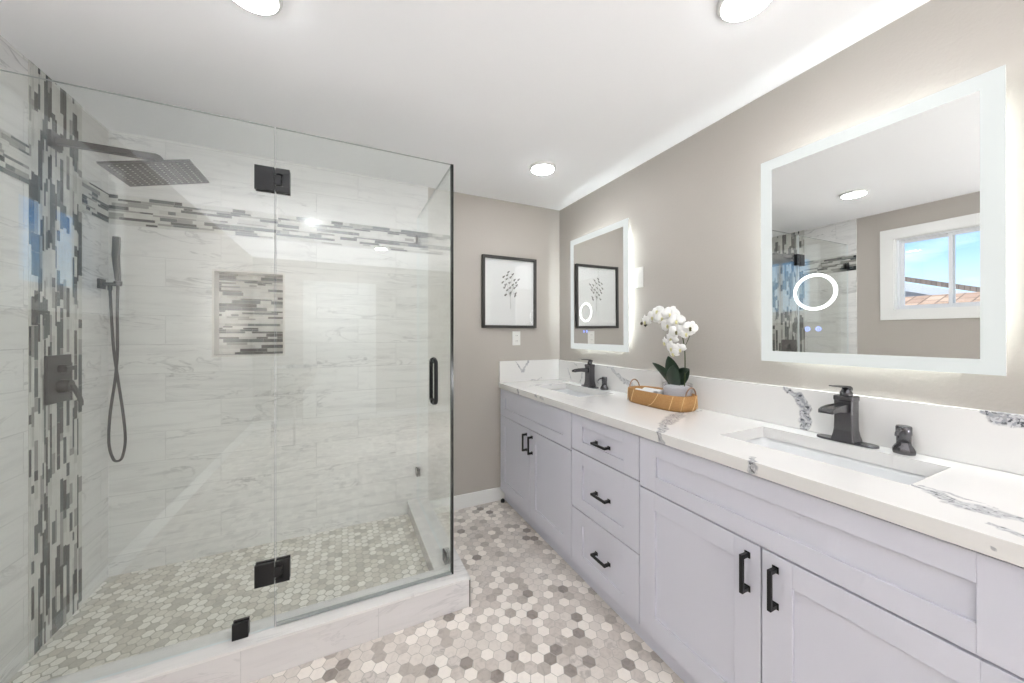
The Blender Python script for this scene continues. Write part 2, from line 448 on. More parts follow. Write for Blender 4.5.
mb, _ = mosaic('trim_3', (L + T, SY1, BZ0), (0,1,0), (0,0,1), (1,0,0), D - T - SY1 - .004, BZ1 - BZ0, 5); struct('trim_3', mb, STICKS)
mb, _ = mosaic('trim_4', (L + T, TILE_Y, BZ0), (0,1,0), (0,0,1), (1,0,0), SY0 - TILE_Y, BZ1 - BZ0, 11); struct('trim_4', mb, STICKS)
# niche: lining and mosaic back
mb = MB(); d0, d1 = D - T - .002, D + ND
for (a, b_, c, d) in ((NX0, NX0+.01, NZ0, NZ1), (NX1-.01, NX1, NZ0, NZ1), (NX0+.01, NX1-.01, NZ0, NZ0+.01), (NX0+.01, NX1-.01, NZ1-.01, NZ1)):
    mb.box(a, b_, d0, d1, c, d)
mb.box(NX0, NX1, d1, d1 + .01, NZ0, NZ1)
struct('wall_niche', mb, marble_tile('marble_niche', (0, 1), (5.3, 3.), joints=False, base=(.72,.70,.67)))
mb, _ = mosaic('trim_5', (NX0 + .01, d1, NZ0 + .01), (1,0,0), (0,0,1), (0,-1,0), NX1 - NX0 - .02, NZ1 - NZ0 - .02, 21, rowh=.018, wts=[.36,.12,.10,.20,.22]); struct('trim_5', mb, STICKS)

# curb
mb = MB()
mb.box(L + T, CX - .003, CY + .003, 1.785, 0, CZ - .0125)
struct('curb_1', mb, M_tileCx)
M_seam = plain('curb_seam_grout', srgb(118, 110, 104), .8)
mb = MB(); mb.box(L + T, CX - .005, CY + .005, 1.785, CZ - .0125, CZ - .0105); struct('trim_7', mb, M_seam)
mb = MB(); mb.box(CX - .0045, CX, CY, CY + .0045, 0, CZ - .0105); struct('trim_8', mb, M_seam)
mb = MB(); mb.box(.425, CX - .003, 1.785, D - T, 0, CZ - .012); struct('curb_2', mb, M_tileCy)
mb = MB(); mb.box(L + T, CX, CY, 1.79, CZ - .0105, CZ); mb.box(.42, CX, 1.79, D - T, CZ - .0105, CZ); struct('trim_6', mb, M_tileCap, .001)

# baseboards
mb = MB(); mb.box(CX + .01, 1.19, D - .015, D, 0, .105); struct('baseboard_back', mb, M_trim, .004)
mb = MB(); mb.box(L, L + .015, YF + .016, TILE_Y - .002, 0, .105); struct('baseboard_left', mb, M_trim, .004)
mb = MB(); mb.box(L, -.52, YF, YF + .015, 0, .105); mb.box(.50, R - .016, YF, YF + .015, 0, .105); struct('baseboard_front', mb, M_trim, .004)
mb = MB(); mb.box(R - .015, R, YF, .10, 0, .105); struct('baseboard_right', mb, M_trim, .004)

# door behind the camera
def panel_door():
    mb = MB(); mb.box(-.42, .40, YF, YF + .035, .005, 2.03)
    mb2 = MB()
    for (c, d) in ((.18, .95), (1.08, 1.88)):
        for (a, b_) in ((-.32, -.05), (.03, .30)):
            mb.box(a, b_, YF + .035, YF + .042, c, d); mb.box(a+.03, b_-.03, YF + .042, YF + .047, c+.03, d-.03)
    d = struct('door_1', mb, M_trim, .003)
    c = MB()
    for (a, b_, cc, dd) in ((-.51, -.425, 0, 2.12), (.405, .49, 0, 2.12), (-.425, .405, 2.035, 2.12)): c.box(a, b_, YF, YF + .02, cc, dd)
    c.build('door_casing', M_trim, d, .003)
    k = MB(); k.lathe([(.026,0),(.026,.006),(.010,.010),(.010,.035),(.024,.045),(.027,.06),(.018,.072)], (.33, YF + .035, .95), 20, axis='y'); k.build('door_knob', M_black, d)
panel_door()

# window
mb = MB(); cw = .088; x0, x1 = L, L + .014
mb.box(x0, x1, WY0 - cw, WY1 + cw, WZ1, WZ1 + cw); mb.box(x0, x1, WY0 - cw, WY1 + cw, WZ0 - cw, WZ0)
mb.box(x0, x1, WY0 - cw, WY0, WZ0, WZ1); mb.box(x0, x1, WY1, WY1 + cw, WZ0, WZ1)
win = tag(mb.build('window_1', M_trim, None, .002), kind='structure')
mb = MB(); xa, xb = L - .105, L - .04; f = .018
mb.box(xa, xb, WY0, WY0 + f, WZ0, WZ1); mb.box(xa, xb, WY1 - f, WY1, WZ0, WZ1); mb.box(xa, xb, WY0 + f, WY1 - f, WZ0, WZ0 + f); mb.box(xa, xb, WY0 + f, WY1 - f, WZ1 - f, WZ1)
mb.build('window_frame', M_vinyl, win, .002)
mb = MB(); mb.box(L - .039, L, WY0, WY1, WZ0, WZ0 + .004); mb.box(L - .039, L, WY0, WY1, WZ1 - .004, WZ1); mb.box(L - .039, L, WY0, WY0 + .004, WZ0 + .004, WZ1 - .004); mb.box(L - .039, L, WY1 - .004, WY1, WZ0 + .004, WZ1 - .004)
mb.build('window_reveal', M_trim, win)
ym = (WY0 + WY1) / 2
for (a, b_, x_) in ((WY0 + f, ym + .014, L - .062), (ym - .014, WY1 - f, L - .086)):
    mb = MB(); s = .022; z0, z1 = WZ0 + f, WZ1 - f
    for (c, d, e_, g_) in ((a, a+s, z0, z1), (b_-s, b_, z0, z1), (a+s, b_-s, z0, z0+s), (a+s, b_-s, z1-s, z1)): mb.box(x_-.01, x_+.01, c, d, e_, g_)
    sa = mb.build('window_sash', M_vinyl, win, .002)
    mb = MB(); mb.box(x_-.002, x_+.002, a+s, b_-s, z0+s, z1-s); mb.build('window_pane', M_pane, sa)
mb = MB(); mb.box(L - .052, L - .042, ym - .012, ym + .012, 1.80, 1.85); mb.build('window_latch', M_vinyl, win, .003)
# eave over the window
mb = MB(); mb.box(-2.0, L - .15, -2.5, 4.2, H - .02, H + .05); mb.box(-2.03, -2.0, -2.5, 4.2, H - .10, H + .08); struct('roof_eave', mb, M_trim)

# ------------------------------------------------------------------ vanity
XF = 1.145
def shaker(mb, y0, y1, z0, z1, fy, ft, fb=None, xf=XF, th=.02, rec=.008):
    """door or drawer front facing -x with a recessed panel"""
    fb = fb if fb else ft
    a, b_, c, d = y0 + fy, y1 - fy, z0 + fb, z1 - ft
    mb.box(xf, xf + th, y0, a, z0, z1); mb.box(xf, xf + th, b_, y1, z0, z1)
    mb.box(xf, xf + th, a, b_, z0, c); mb.box(xf, xf + th, a, b_, d, z1)
    mb.box(xf + rec, xf + th, a, b_, c, d)
def pull(parent, y, z, vertical=True, ln=.119):
    mb = MB(); w = .0055; xo = XF - .030
    if vertical:
        mb.box(xo - .005, xo + .005, y - w, y + w, z - ln/2, z + ln/2)
        for s in (-1, 1): zc = z + s*(ln/2 - .007); mb.box(xo + .005, XF - .003, y - w, y + w, zc - .0065, zc + .0065); mb.box(XF - .003, XF, y - .009, y + .009, zc - .010, zc + .010)
    else:
        mb.box(xo - .005, xo + .005, y - ln/2, y + ln/2, z - w, z + w)
        for s in (-1, 1): yc = y + s*(ln/2 - .007); mb.box(xo + .005, XF - .003, yc - .0065, yc + .0065, z - w, z + w); mb.box(XF - .003, XF, yc - .010, yc + .010, z - .009, z + .009)
    o = mb.build('handle', M_black, parent, .0012); return o
ZT = .8975
def cabinet_shell(t, y0, y1):
    mb = MB(); a, b_ = XF + .0205, R - .002
    mb.box(a, b_, y0, y0 + .016, .087, ZT); mb.box(a, b_, y1 - .016, y1, .087, ZT); mb.box(a, b_, y0 + .016, y1 - .016, .087, .105)
    mb.box(b_ - .01, b_, y0 + .016, y1 - .016, .105, ZT); mb.box(a, a + .018, y0 + .016, y1 - .016, .105, ZT)
    mb.build('body', M_cab, t)
    mb = MB(); mb.box(1.181, 1.20, y0, y1, 0, .087); mb.build('toe_kick', M_cab, t)
g = .0022
def sink_base(y0, y1, label, hz, gap):
    t = thing('vanity_cabinet', (1.4, (y0+y1)/2, 0), label, 'cabinet', None)
    cabinet_shell(t, y0, y1)
    mb = MB(); shaker(mb, y0 + g, y1 - g, .688, .893, .085, .062); mb.build('false_front', M_cab, t, .0012)
    for (a, b_, hy) in ((y0 + g, gap - g, gap - .040), (gap + g, y1 - g, gap + .040)):
        mb = MB(); shaker(mb, a, b_, .089, .682, .08, .07, .088); d = mb.build('door', M_cab, t, .0012)
        pull(d, hy, hz - .013)
    return t
sink_base(.155, 1.1355, 'white shaker sink cabinet with two doors below the sink nearest the camera', .602, .647)
t = thing('vanity_cabinet', (1.4, 1.386, 0), 'white shaker bank of three stacked drawers between the two sink cabinets', 'cabinet')
cabinet_shell(t, 1.1355, 1.633)
for (z0, z1, hz, ft) in ((.704, .893, .797, .055), (.390, .698, .545, .065), (.089, .384, .245, .065)):
    mb = MB(); shaker(mb, 1.1355 + g, 1.633 - g, z0, z1, .095, ft); d = mb.build('drawer', M_cab, t, .0012)
    pull(d, 1.372, hz - .008, False, .106)
sink_base(1.633, 2.612, 'white shaker sink cabinet with two doors tucked into the far corner', .602, 2.1235)

# veins: points measured on the slabs
def chain(pts, w, s=.9): return [(pts[i], pts[i+1], w[i] if isinstance(w, list) else w, s) for i in range(len(pts)-1)]
CT = .94
V_top = (chain([(1.63,1.29,CT),(1.53,1.24,CT),(1.457,1.200,CT),(1.35,1.15,CT),(1.268,1.108,CT),(1.146,1.025,CT),(1.133,1.008,.90)], [.010,.018,.036,.030,.018,.015], .75)
  + chain([(1.65,1.225,CT),(1.615,1.212,CT)], .009, .6)
  + chain([(1.17,.685,CT),(1.133,.670,.940),(1.133,.667,.912)], [.010,.015], .9)
  + chain([(1.56,.41,CT),(1.52,.392,CT)], .006, .7)
  + chain([(1.325,.385,CT),(1.312,.340,CT),(1.275,.290,CT),(1.285,.240,CT),(1.296,.205,CT),(1.30,.15,CT)], [.009,.018,.028,.020,.012], .9)
  + chain([(1.345,.372,CT),(1.335,.31,CT),(1.32,.25,CT)], .007, .8)
  + chain([(1.203,.236,CT),(1.194,.211,CT),(1.185,.185,CT),(1.18,.15,CT)], [.008,.012,.013], .9)
  + chain([(1.181,2.287,CT),(1.25,2.32,CT),(1.315,2.345,CT)], [.004,.006], .5) + chain([(1.30,2.385,CT),(1.38,2.39,CT)], .012, .5) + chain([(1.45,2.37,CT),(1.56,2.40,CT),(1.70,2.48,CT)], [.010,.007], .5)
  + chain([(1.133,2.275,.932),(1.133,2.262,.905)], .014, .85) + chain([(1.133,2.02,.935),(1.133,2.0,.925)], .010, .7) + chain([(1.133,1.95,.929),(1.133,1.92,.922)], .008, .6)
  + chain([(1.215,1.85,CT),(1.236,1.71,CT),(1.30,1.63,CT)], .004, .5)
  + chain([(1.133,.217,.922),(1.133,.213,.922)], .0035, .8))
BX = R - .02
V_bs = (chain([(BX,.862,1.101),(BX,.814,1.075),(BX,.786,1.023),(BX,.793,.98),(BX,.793,.945)], [.011,.018,.017,.018], 1.)
  + chain([(BX,.342,1.106),(BX,.318,1.094),(BX,.29,1.090),(BX,.24,1.094),(BX,.17,1.098)], [.010,.020,.022,.018], 1.)
  + chain([(BX,1.931,1.084),(BX,1.872,1.049),(BX,1.806,1.020),(BX,1.734,.989),(BX,1.66,.96)], [.012,.014,.020,.020], .6)
  + chain([(BX,1.994,1.099),(BX,1.921,1.098)], .005, .6)
  + chain([(BX,2.464,1.036),(BX,2.422,.954)], .007, .55) + chain([(BX,2.267,1.03),(BX,2.299,.954)], .007, .5) + chain([(BX,2.38,1.096),(BX,2.339,1.067)], .005, .5)
  + chain([(BX,2.092,.992),(BX,2.074,.965)], .007, .5))
YS = D - .02
V_ss = (chain([(1.283,YS,1.106),(1.307,YS,1.068),(1.335,YS,1.021)], [.006,.007], .7) + chain([(1.40,YS,1.106),(1.353,YS,1.042),(1.338,YS,1.025)], [.009,.013], .8)
  + chain([(1.42,YS,.942),(1.467,YS,.945),(1.525,YS,.965)], .006, .45))

# countertop with the two sink cut-outs
S1 = (1.318, 1.600, 1.80, 2.36); S2 = (1.318, 1.600, .385, .895)
def counter():
    mb = MB(); X0, X1, Y0, Y1, Z0, Z1 = 1.133, R - .0005, .14, D - .0005, .899, .94
    xs = [X0, S1[0], S1[1], X1]; ys = [Y0, S2[2], S2[3], S1[2], S1[3], Y1]
    hole = lambda i, j: i == 1 and j in (1, 3)
    idx = {}
    for k, z in enumerate((Z0, Z1)):
        for i, x in enumerate(xs):
            for j, y in enumerate(ys): idx[(i,j,k)] = len(mb.v); mb.v.append((x,y,z))
    def F(l): mb.f.append([idx[q] for q in l]); mb.m.append(0); mb.sm.append(False)
    for i in range(3):
        for j in range(5):
            if hole(i, j):
                F([(i,j,0),(i,j,1),(i+1,j,1),(i+1,j,0)][::-1]); F([(i,j+1,0),(i+1,j+1,0),(i+1,j+1,1),(i,j+1,1)][::-1])
                F([(i,j,0),(i,j+1,0),(i,j+1,1),(i,j,1)][::-1]); F([(i+1,j,0),(i+1,j,1),(i+1,j+1,1),(i+1,j+1,0)][::-1])
            else:
                F([(i,j,1),(i+1,j,1),(i+1,j+1,1),(i,j+1,1)]); F([(i,j,0),(i,j+1,0),(i+1,j+1,0),(i+1,j,0)])
    for i in range(3): F([(i,0,0),(i+1,0,0),(i+1,0,1),(i,0,1)]); F([(i,5,0),(i,5,1),(i+1,5,1),(i+1,5,0)])
    for j in range(5): F([(0,j,0),(0,j,1),(0,j+1,1),(0,j+1,0)]); F([(3,j,0),(3,j+1,0),(3,j+1,1),(3,j,1)])
    o = mb.build('vanity_countertop', quartz('quartz_counter', V_top), None, .0015)
    tag(o, 'long white quartz vanity countertop with grey speckled veins and two sink cut-outs', 'countertop')
counter()
mb = MB(); mb.box(BX, R - .0005, .14, D - .0005, .9405, 1.106); tag(mb.build('backsplash', quartz('quartz_backsplash', V_bs), None, .0015), 'long low white quartz backsplash under the mirrors, behind both faucets', 'backsplash')
mb = MB(); mb.box(1.136, BX - .0005, D - .02, D - .0005, .9405, 1.112); tag(mb.build('backsplash', quartz('quartz_side_splash', V_ss), None, .0015), 'short white quartz side splash at the end of the counter, below the framed picture', 'backsplash')

def sink(S, label):
    x0, x1, y0, y1 = S; t = thing('undermount_sink', ((x0+x1)/2, (y0+y1)/2, .76), label, 'sink', 'rectangular undermount sinks')
    def rr(a, b_, c, d, r, z, n=6):
        pts = []
        for (cx, cy, st) in ((b_-r, d-r, 0), (a+r, d-r, 90), (a+r, c+r, 180), (b_-r, c+r, 270)):
            for k in range(n+1): an = math.radians(st + 90*k/n); pts.append((cx + r*math.cos(an), cy + r*math.sin(an), z))
        return pts
    mb = MB()
    e = .004
    inner = [rr(x0-e-.02, x1+e+.02, y0-e-.02, y1+e+.02, .03, .8970), rr(x0-e, x1+e, y0-e, y1+e, .028, .8970), rr(x0-e+.002, x1+e-.002, y0-e+.003, y1+e-.003, .028, .88),
             rr(x0+.008, x1-.008, y0+.016, y1-.016, .035, .80), rr(x0+.018, x1-.018, y0+.032, y1-.032, .04, .782), rr(x0+.05, x1-.05, y0+.08, y1-.08, .04, .774),
             rr(x0+.11, x1-.11, y0+.2, y1-.2, .02, .771)]
    outer = [rr(x0+.11, x1-.11, y0+.2, y1-.2, .02, .761), rr(x0+.008, x1-.008, y0+.02, y1-.02, .04, .768), rr(x0-e-.008, x1+e+.008, y0-e-.008, y1+e+.008, .03, .81), rr(x0-e-.02, x1+e+.02, y0-e-.02, y1+e+.02, .03, .8905), rr(x0-e-.02, x1+e+.02, y0-e-.02, y1+e+.02, .03, .8970)]
    mb.loft(inner + outer, False, False)
    # close the bottom
    n = len(inner[0]); b0 = 6*n
    mb.f.append([b0 + i for i in range(n)]); mb.m.append(0); mb.sm.append(False)
    mb.build('basin', M_porc, t)
    mb = MB(); mb.lathe([(.006,.0),(.022,.0),(.022,.004),(.012,.006),(.0,.006)][1:], ((x0+x1)/2, (y0+y1)/2, .7712), 24); mb.build('drain', M_bronze, t)
    return t
sink(S2, 'white rectangular undermount sink basin nearest the camera'); sink(S1, 'white rectangular undermount sink basin in the far corner')

# faucets
def faucet(x, y):
    z = .9405
    t = thing('faucet', (x, y, z), 'dark bronze single-lever faucet with long deck plate at the nearer sink', 'faucet', 'bathroom faucets')
    mb = MB(); pts0 = []
    for k in range(24):
        an = 2*PI*k/24; cx = .06 if math.sin(an) > 0 else -.06
        pts0.append((.027*math.cos(an), cx + .027*math.sin(an)))
    mb.loft([[(x+a, y+b_, z) for a, b_ in pts0], [(x+a, y+b_, z+.005) for a, b_ in pts0], [(x+a*.9, y+b_*.975, z+.007) for a, b_ in pts0]], smooth=False)
    mb.build('deck_plate', M_bronze, t)
    mb = MB(); sq = lambda s, zz, r=.006: [(x+a*s+ (r*ca), y+b_*s+(r*cb), z+zz) for a, b_, ca, cb in ((1,1,-1,0),(1,1,0,-1) )]
    def ring(s, zz, c=.12):
        q = s*(1-c); return [(x+s,y-q,z+zz),(x+s,y+q,z+zz),(x+q,y+s,z+zz),(x-q,y+s,z+zz),(x-s,y+q,z+zz),(x-s,y-q,z+zz),(x-q,y-s,z+zz),(x+q,y-s,z+zz)]
    mb.loft([ring(.034,.007), ring(.033,.012), ring(.030,.025), ring(.027,.045), ring(.0262,.08), ring(.0262,.150), ring(.028,.152), ring(.028,.165), ring(.025,.168)], smooth=False)
    mb.build('body', M_bronze, t, .001)
    mb = MB(); st = []
    for (dx, zt, zb, w) in ((-.02,.140,.108,.017),(-.05,.140,.112,.018),(-.09,.139,.118,.020),(-.125,.135,.118,.021),(-.145,.128,.116,.021)):
        st.append([(x+dx, y-w, z+zb), (x+dx, y+w, z+zb), (x+dx, y+w, z+zt), (x+dx, y+w*.75, z+zt), (x+dx, y+w*.7, z+zt-.004), (x+dx, y-w*.7, z+zt-.004), (x+dx, y-w*.75, z+zt), (x+dx, y-w, z+zt)])
    mb.loft(st, smooth=False); mb.build('spout', M_bronze, t, .001)
    mb = MB(); mb.lathe([(.018,.166),(.018,.178),(.014,.186),(.010,.196)], (x, y, z), 20); hb = mb
    st = []
    for (dx, zt, th, w) in ((.018,.196,.012,.012),(.0,.203,.012,.013),(-.03,.206,.006,.012),(-.07,.207,.005,.013),(-.095,.210,.004,.012)):
        st.append([(x+dx, y-w, z+zt-th), (x+dx, y+w, z+zt-th), (x+dx, y+w, z+zt), (x+dx, y-w, z+zt)])
    hb.loft(st, smooth=False); hb.build('lever_handle', M_bronze, t, .001)
    return t
fa = faucet(1.645, .640)
fb = copy_tree(fa); fb.location = (1.645, 2.115, .9405); fb['label'] = 'dark bronze single-lever faucet at the sink in the far corner'
def dispenser(x, y):
    z = .9405
    t = thing('soap_dispenser', (x, y, z), 'short dark bronze deck-mounted soap dispenser beside the nearer sink', 'soap dispenser', 'deck soap dispensers')
    mb = MB(); mb.lathe([(.027,0),(.028,.004),(.028,.013),(.025,.020),(.019,.030),(.018,.038)], (x, y, z), 8); mb.build('base', M_bronze, t, .001)
    mb = MB(); mb.lathe([(.0175,.038),(.0175,.060),(.0190,.062),(.0190,.086),(.017,.090)], (x, y, z), 16); mb.build('pump_head', M_bronze, t)
    mb = MB(); mb.tube([(x-.012,y,z+.080),(x-.035,y,z+.080),(x-.052,y,z+.073),(x-.056,y,z+.064)], [.006,.0055,.005,.0045], 8); mb.build('nozzle', M_bronze, t)
    return t
da = dispenser(1.655, .497)
db = copy_tree(da); db.location = (1.655, 1.966, .9405); db['label'] = 'short dark bronze deck-mounted soap dispenser beside the far corner sink'

# ------------------------------------------------------------------ LED mirrors
def rect_ring(mb, x0, x1, yo0, yo1, zo0, zo1, b):
    mb.box(x0, x1, yo0, yo0+b, zo0, zo1); mb.box(x0, x1, yo1-b, yo1, zo0, zo1)
    mb.box(x0, x1, yo0+b, yo1-b, zo0, zo0+b); mb.box(x0, x1, yo0+b, yo1-b, zo1-b, zo1)
def led_mirror(yc, zc):
    W, Hh, b = .642, .868, .0445
    y0, y1, z0, z1 = yc - W/2, yc + W/2, zc - Hh/2, zc + Hh/2
    t = thing('led_mirror', (R, yc, zc), 'large rectangular backlit mirror over the nearer sink, reflecting the window', 'mirror', 'backlit vanity mirrors')
    xm = R - .040
    ry, rz, ro, ri = yc + .124, zc - .152, .072, .0605
    mb = MB(); mb.box(xm + .001, xm + .006, y0, y1, z0, z1); mb.build('glass_backing', M_plastic, t)
    mb = MB(); rect_ring(mb, xm, xm + .001, y0, y1, z0, z1, b); mb.build('frosted_border', M_frost, t)
    mb = MB(); mb.box(xm, xm + .001, y0+b, y1-b, z0+b, z1-b); mb.build('mirror_glass', M_mirror, t)
    mb = MB(); mb.lathe([(ri,0),(ri,-.0015),(ro,-.0015),(ro,0)], (xm - .0002, ry, rz), 48, False, False, axis='x'); mb.build('magnifier_ring_light', M_ringglow, t)
    # slightly domed magnifier glass
    mb = MB(); prof = [(ri*k/8, -.0006 + .010*((k/8)**2 - 1)*0.0) for k in range(8, 0, -1)]
    rings = []
    n = 40
    for k in range(8, 0, -1):
        r = ri*k/8
        rings.append([(xm - .0012, ry + r*math.cos(2*PI*q/n), rz + r*math.sin(2*PI*q/n)) for q in range(n)])
    mb.loft(rings, False, True)
    mb.build('magnifier_glass', mirror_mat('magnifier_silver'), t)
    for dy in (.018, -.018):
        mb = MB()
        mb.lathe([(.0065,0),(.0065,-.0008),(.0085,-.0008),(.0085,0)], (xm - .0002, ry + dy + .006, rz - .145), 20, False, False, axis='x')
        mb.box(xm - .001, xm - .0002, ry + dy + .005, ry + dy + .007, rz - .148, rz - .142)
        mb.build('touch_icon', M_icon, t)
    i = .085
    mb = MB(); mb.box(xm + .006, R - .0005, y0+i, y1-i, z0+i, z1-i); mb.build('housing', M_plastic, t)
    mb = MB(); i2 = i - .006; rect_ring(mb, R - .021, R - .004, y0+i2, y1-i2, z0+i2, z1-i2, .0055); mb.build('light_strip', M_strip, t)
    t.rotation_euler = (0, -.0052, 0)   # hangs with its top a hair forward
    t.location.x = R - .0028
    return t
ma = led_mirror(.623, 1.647)
mbm = copy_tree(ma); mbm.location = (R - .0028, 2.073, 1.647); mbm['label'] = 'rectangular backlit mirror over the far corner sink, reflecting the framed picture'

# ------------------------------------------------------------------ wall plates and picture
def plate(name, loc, axis, label, cat, w=.072, h=.115, kind='outlet'):
    t = thing(name, loc, label, cat); x, y, z = loc
    mb = MB()
    if axis == 'y': mb.box(x-w/2, x+w/2, y-.006, y, z-h/2, z+h/2)
    else: mb.box(x-.006, x, y-w/2, y+w/2, z-h/2, z+h/2)
    mb.build('cover_plate', M_plastic, t, .002)
    for dz in ((-.022, .022) if kind == 'outlet' else (0,)):
        mb = MB(); a, b_ = (.016, .014) if kind == 'outlet' else (.016, .032)
        if axis == 'y': mb.box(x-a, x+a, y-.009, y-.006, z+dz-b_, z+dz+b_)
        else: mb.box(x-.009, x-.006, y-a, y+a, z+dz-b_, z+dz+b_)
        q = mb.build('socket' if kind == 'outlet' else 'rocker_switch', M_plastic, t, .001)
        if kind == 'outlet':
            mb = MB()
            for s in (-.006, .006): mb.box(x+s-.001, x+s+.001, y-.0095, y-.009, z+dz-.004, z+dz+.005)
            mb.build('slot', M_dark, q)
plate('outlet_plate', (1.292, D, 1.295), 'y', 'white outlet plate on the back wall just below the framed picture', 'outlet')
plate('switch_plate', (R, 1.70, 1.69), 'x', 'white rocker switch plate on the wall between the two mirrors', 'light switch', w=.07, h=.13, kind='switch')

t = thing('framed_picture', (1.2275, D, 1.665), 'black framed botanical print of a small berry sprig on the back wall', 'picture')
ax0, ax1, az0, az1 = .987, 1.468, 1.378, 1.952; fw = .022
mb = MB(); 
for (a, b_, c, d) in ((ax0, ax0+fw, az0, az1), (ax1-fw, ax1, az0, az1), (ax0+fw, ax1-fw, az0, az0+fw), (ax0+fw, ax1-fw, az1-fw, az1)): mb.box(a, b_, D-.03, D-.001, c, d)
mb.build('frame', M_blackframe, t, .002)
mb = MB(); mb.box(ax0+fw, ax1-fw, D-.019, D-.017, az0+fw, az1-fw); mb.build('glazing', M_artglass, t)
rnd = random.Random(4); mb = MB(); mb.box(ax0+fw, ax1-fw, D-.012, D-.008, az0+fw, az1-fw); mb.mi = 1; cx, cz = 1.232, 1.712
def leaflet(x, z, ang, l, w, y=D-.0125):
    c, s = math.cos(ang), math.sin(ang); P = []
    for k in range(10):
        an = 2*PI*k/10; a, b_ = l*math.cos(an), w*math.sin(an); P.append((x + a*c - b_*s, y, z + a*s + b_*c))
    mb.add(P, [list(range(10))[::-1]])
for (dx, dz) in ((-.062,.075),(-.02,.115),(.02,.10),(-.035,.06),(0,.075),(.035,.055),(.072,.06),(-.07,.03),(-.045,.012),(-.01,.03),(.02,.015),(.055,.012),(-.03,-.03),(.035,-.01),(.0,-.05),(.045,-.055),(-.045,-.07),(.04,-.075),(-.005,-.01),(-.03,.09),(.05,.035),(-.055,-.01)):
    leaflet(cx+dx, cz+dz, rnd.uniform(0, PI), .0085, .0062); leaflet(cx+dx+.009, cz+dz+.008, rnd.uniform(0, PI), .006, .0045)
mb.mi = 2
for (dx, dz) in ((-.06,.07),(-.02,.11),(.02,.095),(.07,.055),(-.045,-.065),(.04,-.07),(.05,.012)):
    mb.tube([(cx+.005, D-.0125, cz-.18),(cx, D-.0125, cz-.08),(cx+dx*.5, D-.0125, cz+dz*.4),(cx+dx, D-.0125, cz+dz)], .0011, 5)
mb.build('print', [M_paper, M_ink, M_inklight], t)

# ------------------------------------------------------------------ ceiling lights
def lamp(x, y, label):
    t = thing('ceiling_light', (x, y, H), label, 'ceiling light', 'round ceiling lamps')
    mb = MB(); mb.lathe([(.084,0),(.084,-.008),(.080,-.015),(.074,-.018),(.0715,-.018),(.0715,-.004)], (x, y, H), 48, False, False); mb.build('rim', M_rimtrim, t)
    mb = MB(); mb.lathe([(.071,-.004),(.071,-.0185),(.068,-.0215),(.05,-.023),(.015,-.024)], (x, y, H), 48); mb.build('diffuser', M_lamp, t)
    return t
la = lamp(1.168, 1.985, 'round white lit ceiling lamp in front of the framed picture, farthest of the lamps')
for (x, y, lb) in ((1.165, .70, 'round white lit ceiling lamp above the nearer sink, at the right of the photo'), (-.255, 1.35, 'round white lit ceiling lamp in front of the shower, leftmost in the photo'), (.446, -1.27, 'round white lit ceiling lamp behind the camera')):
    c = copy_tree(la); c.location = (x, y, H); c['label'] = lb

M_fillglobe = emis('fill_globe_glow', (.96, .975, 1, 1), GLOBE_FILL)  # unseen globe lamp, added only to brighten the dark ceiling and walls
t = thing('fill_lamp', (1.50, -1.10, 0), 'low white globe behind the camera beside the right wall, added as fill light', 'added fill lamp')
mb = MB(); mb.lathe([(.13,0),(.13,.012),(.02,.022),(.012,.03)], (1.50,-1.10,.001), 32); mb.build('base', M_black, t)
mb = MB(); mb.tube([(1.50,-1.10,.03),(1.50,-1.10,.60)], .012, 14); mb.build('pole', M_black, t)
mb = MB(); mb.lathe([(.051,-.141)] + [(.15*math.cos(a), .15*math.sin(a)) for a in [math.radians(-70+16*k) for k in range(11)]] + [(.002,.15)], (1.50,-1.10,.741), 40); mb.build('fill_globe', M_fillglobe, t)

M_fillup = emis('fill_uplight_glow', (.96, .975, 1, 1), UPLIGHT_FILL)  # unseen uplighter, added to lift the left ceiling; bowl hides its glow
M_wlamp = plain('warm_white_enamel', srgb(214, 209, 203), .6)
ux, uy, uz = -.50, -1.45, .95
t = thing('fill_lamp', (ux, uy, 0), 'white deep bowl uplighter behind the camera, added as ceiling fill light', 'added fill lamp')
mb = MB(); mb.lathe([(.13,0),(.13,.012),(.02,.022),(.012,.03)], (ux, uy, .001), 32); mb.build('base', M_wlamp, t)
mb = MB(); mb.tube([(ux, uy, .03), (ux, uy, uz - .285)], .012, 14); mb.build('pole', M_wlamp, t)
mb = MB(); mb.lathe([(.02,-.285),(.12,-.27),(.19,-.20),(.225,-.10),(.24,0),(.236,0),(.220,-.10),(.185,-.195),(.115,-.262)], (ux, uy, uz), 40); mb.m = [1 if 40*4 <= q < 40*8 else 0 for q in range(len(mb.f))]; mb.build('fill_bowl', [M_wlamp, M_rubber], t)
mb = MB(); mb.lathe([(.12*math.cos(a), .12*math.sin(a)) for a in [math.radians(-80+16*k) for k in range(11)]], (ux, uy, uz - .150), 32); mb.build('fill_bulb', M_fillup, t)

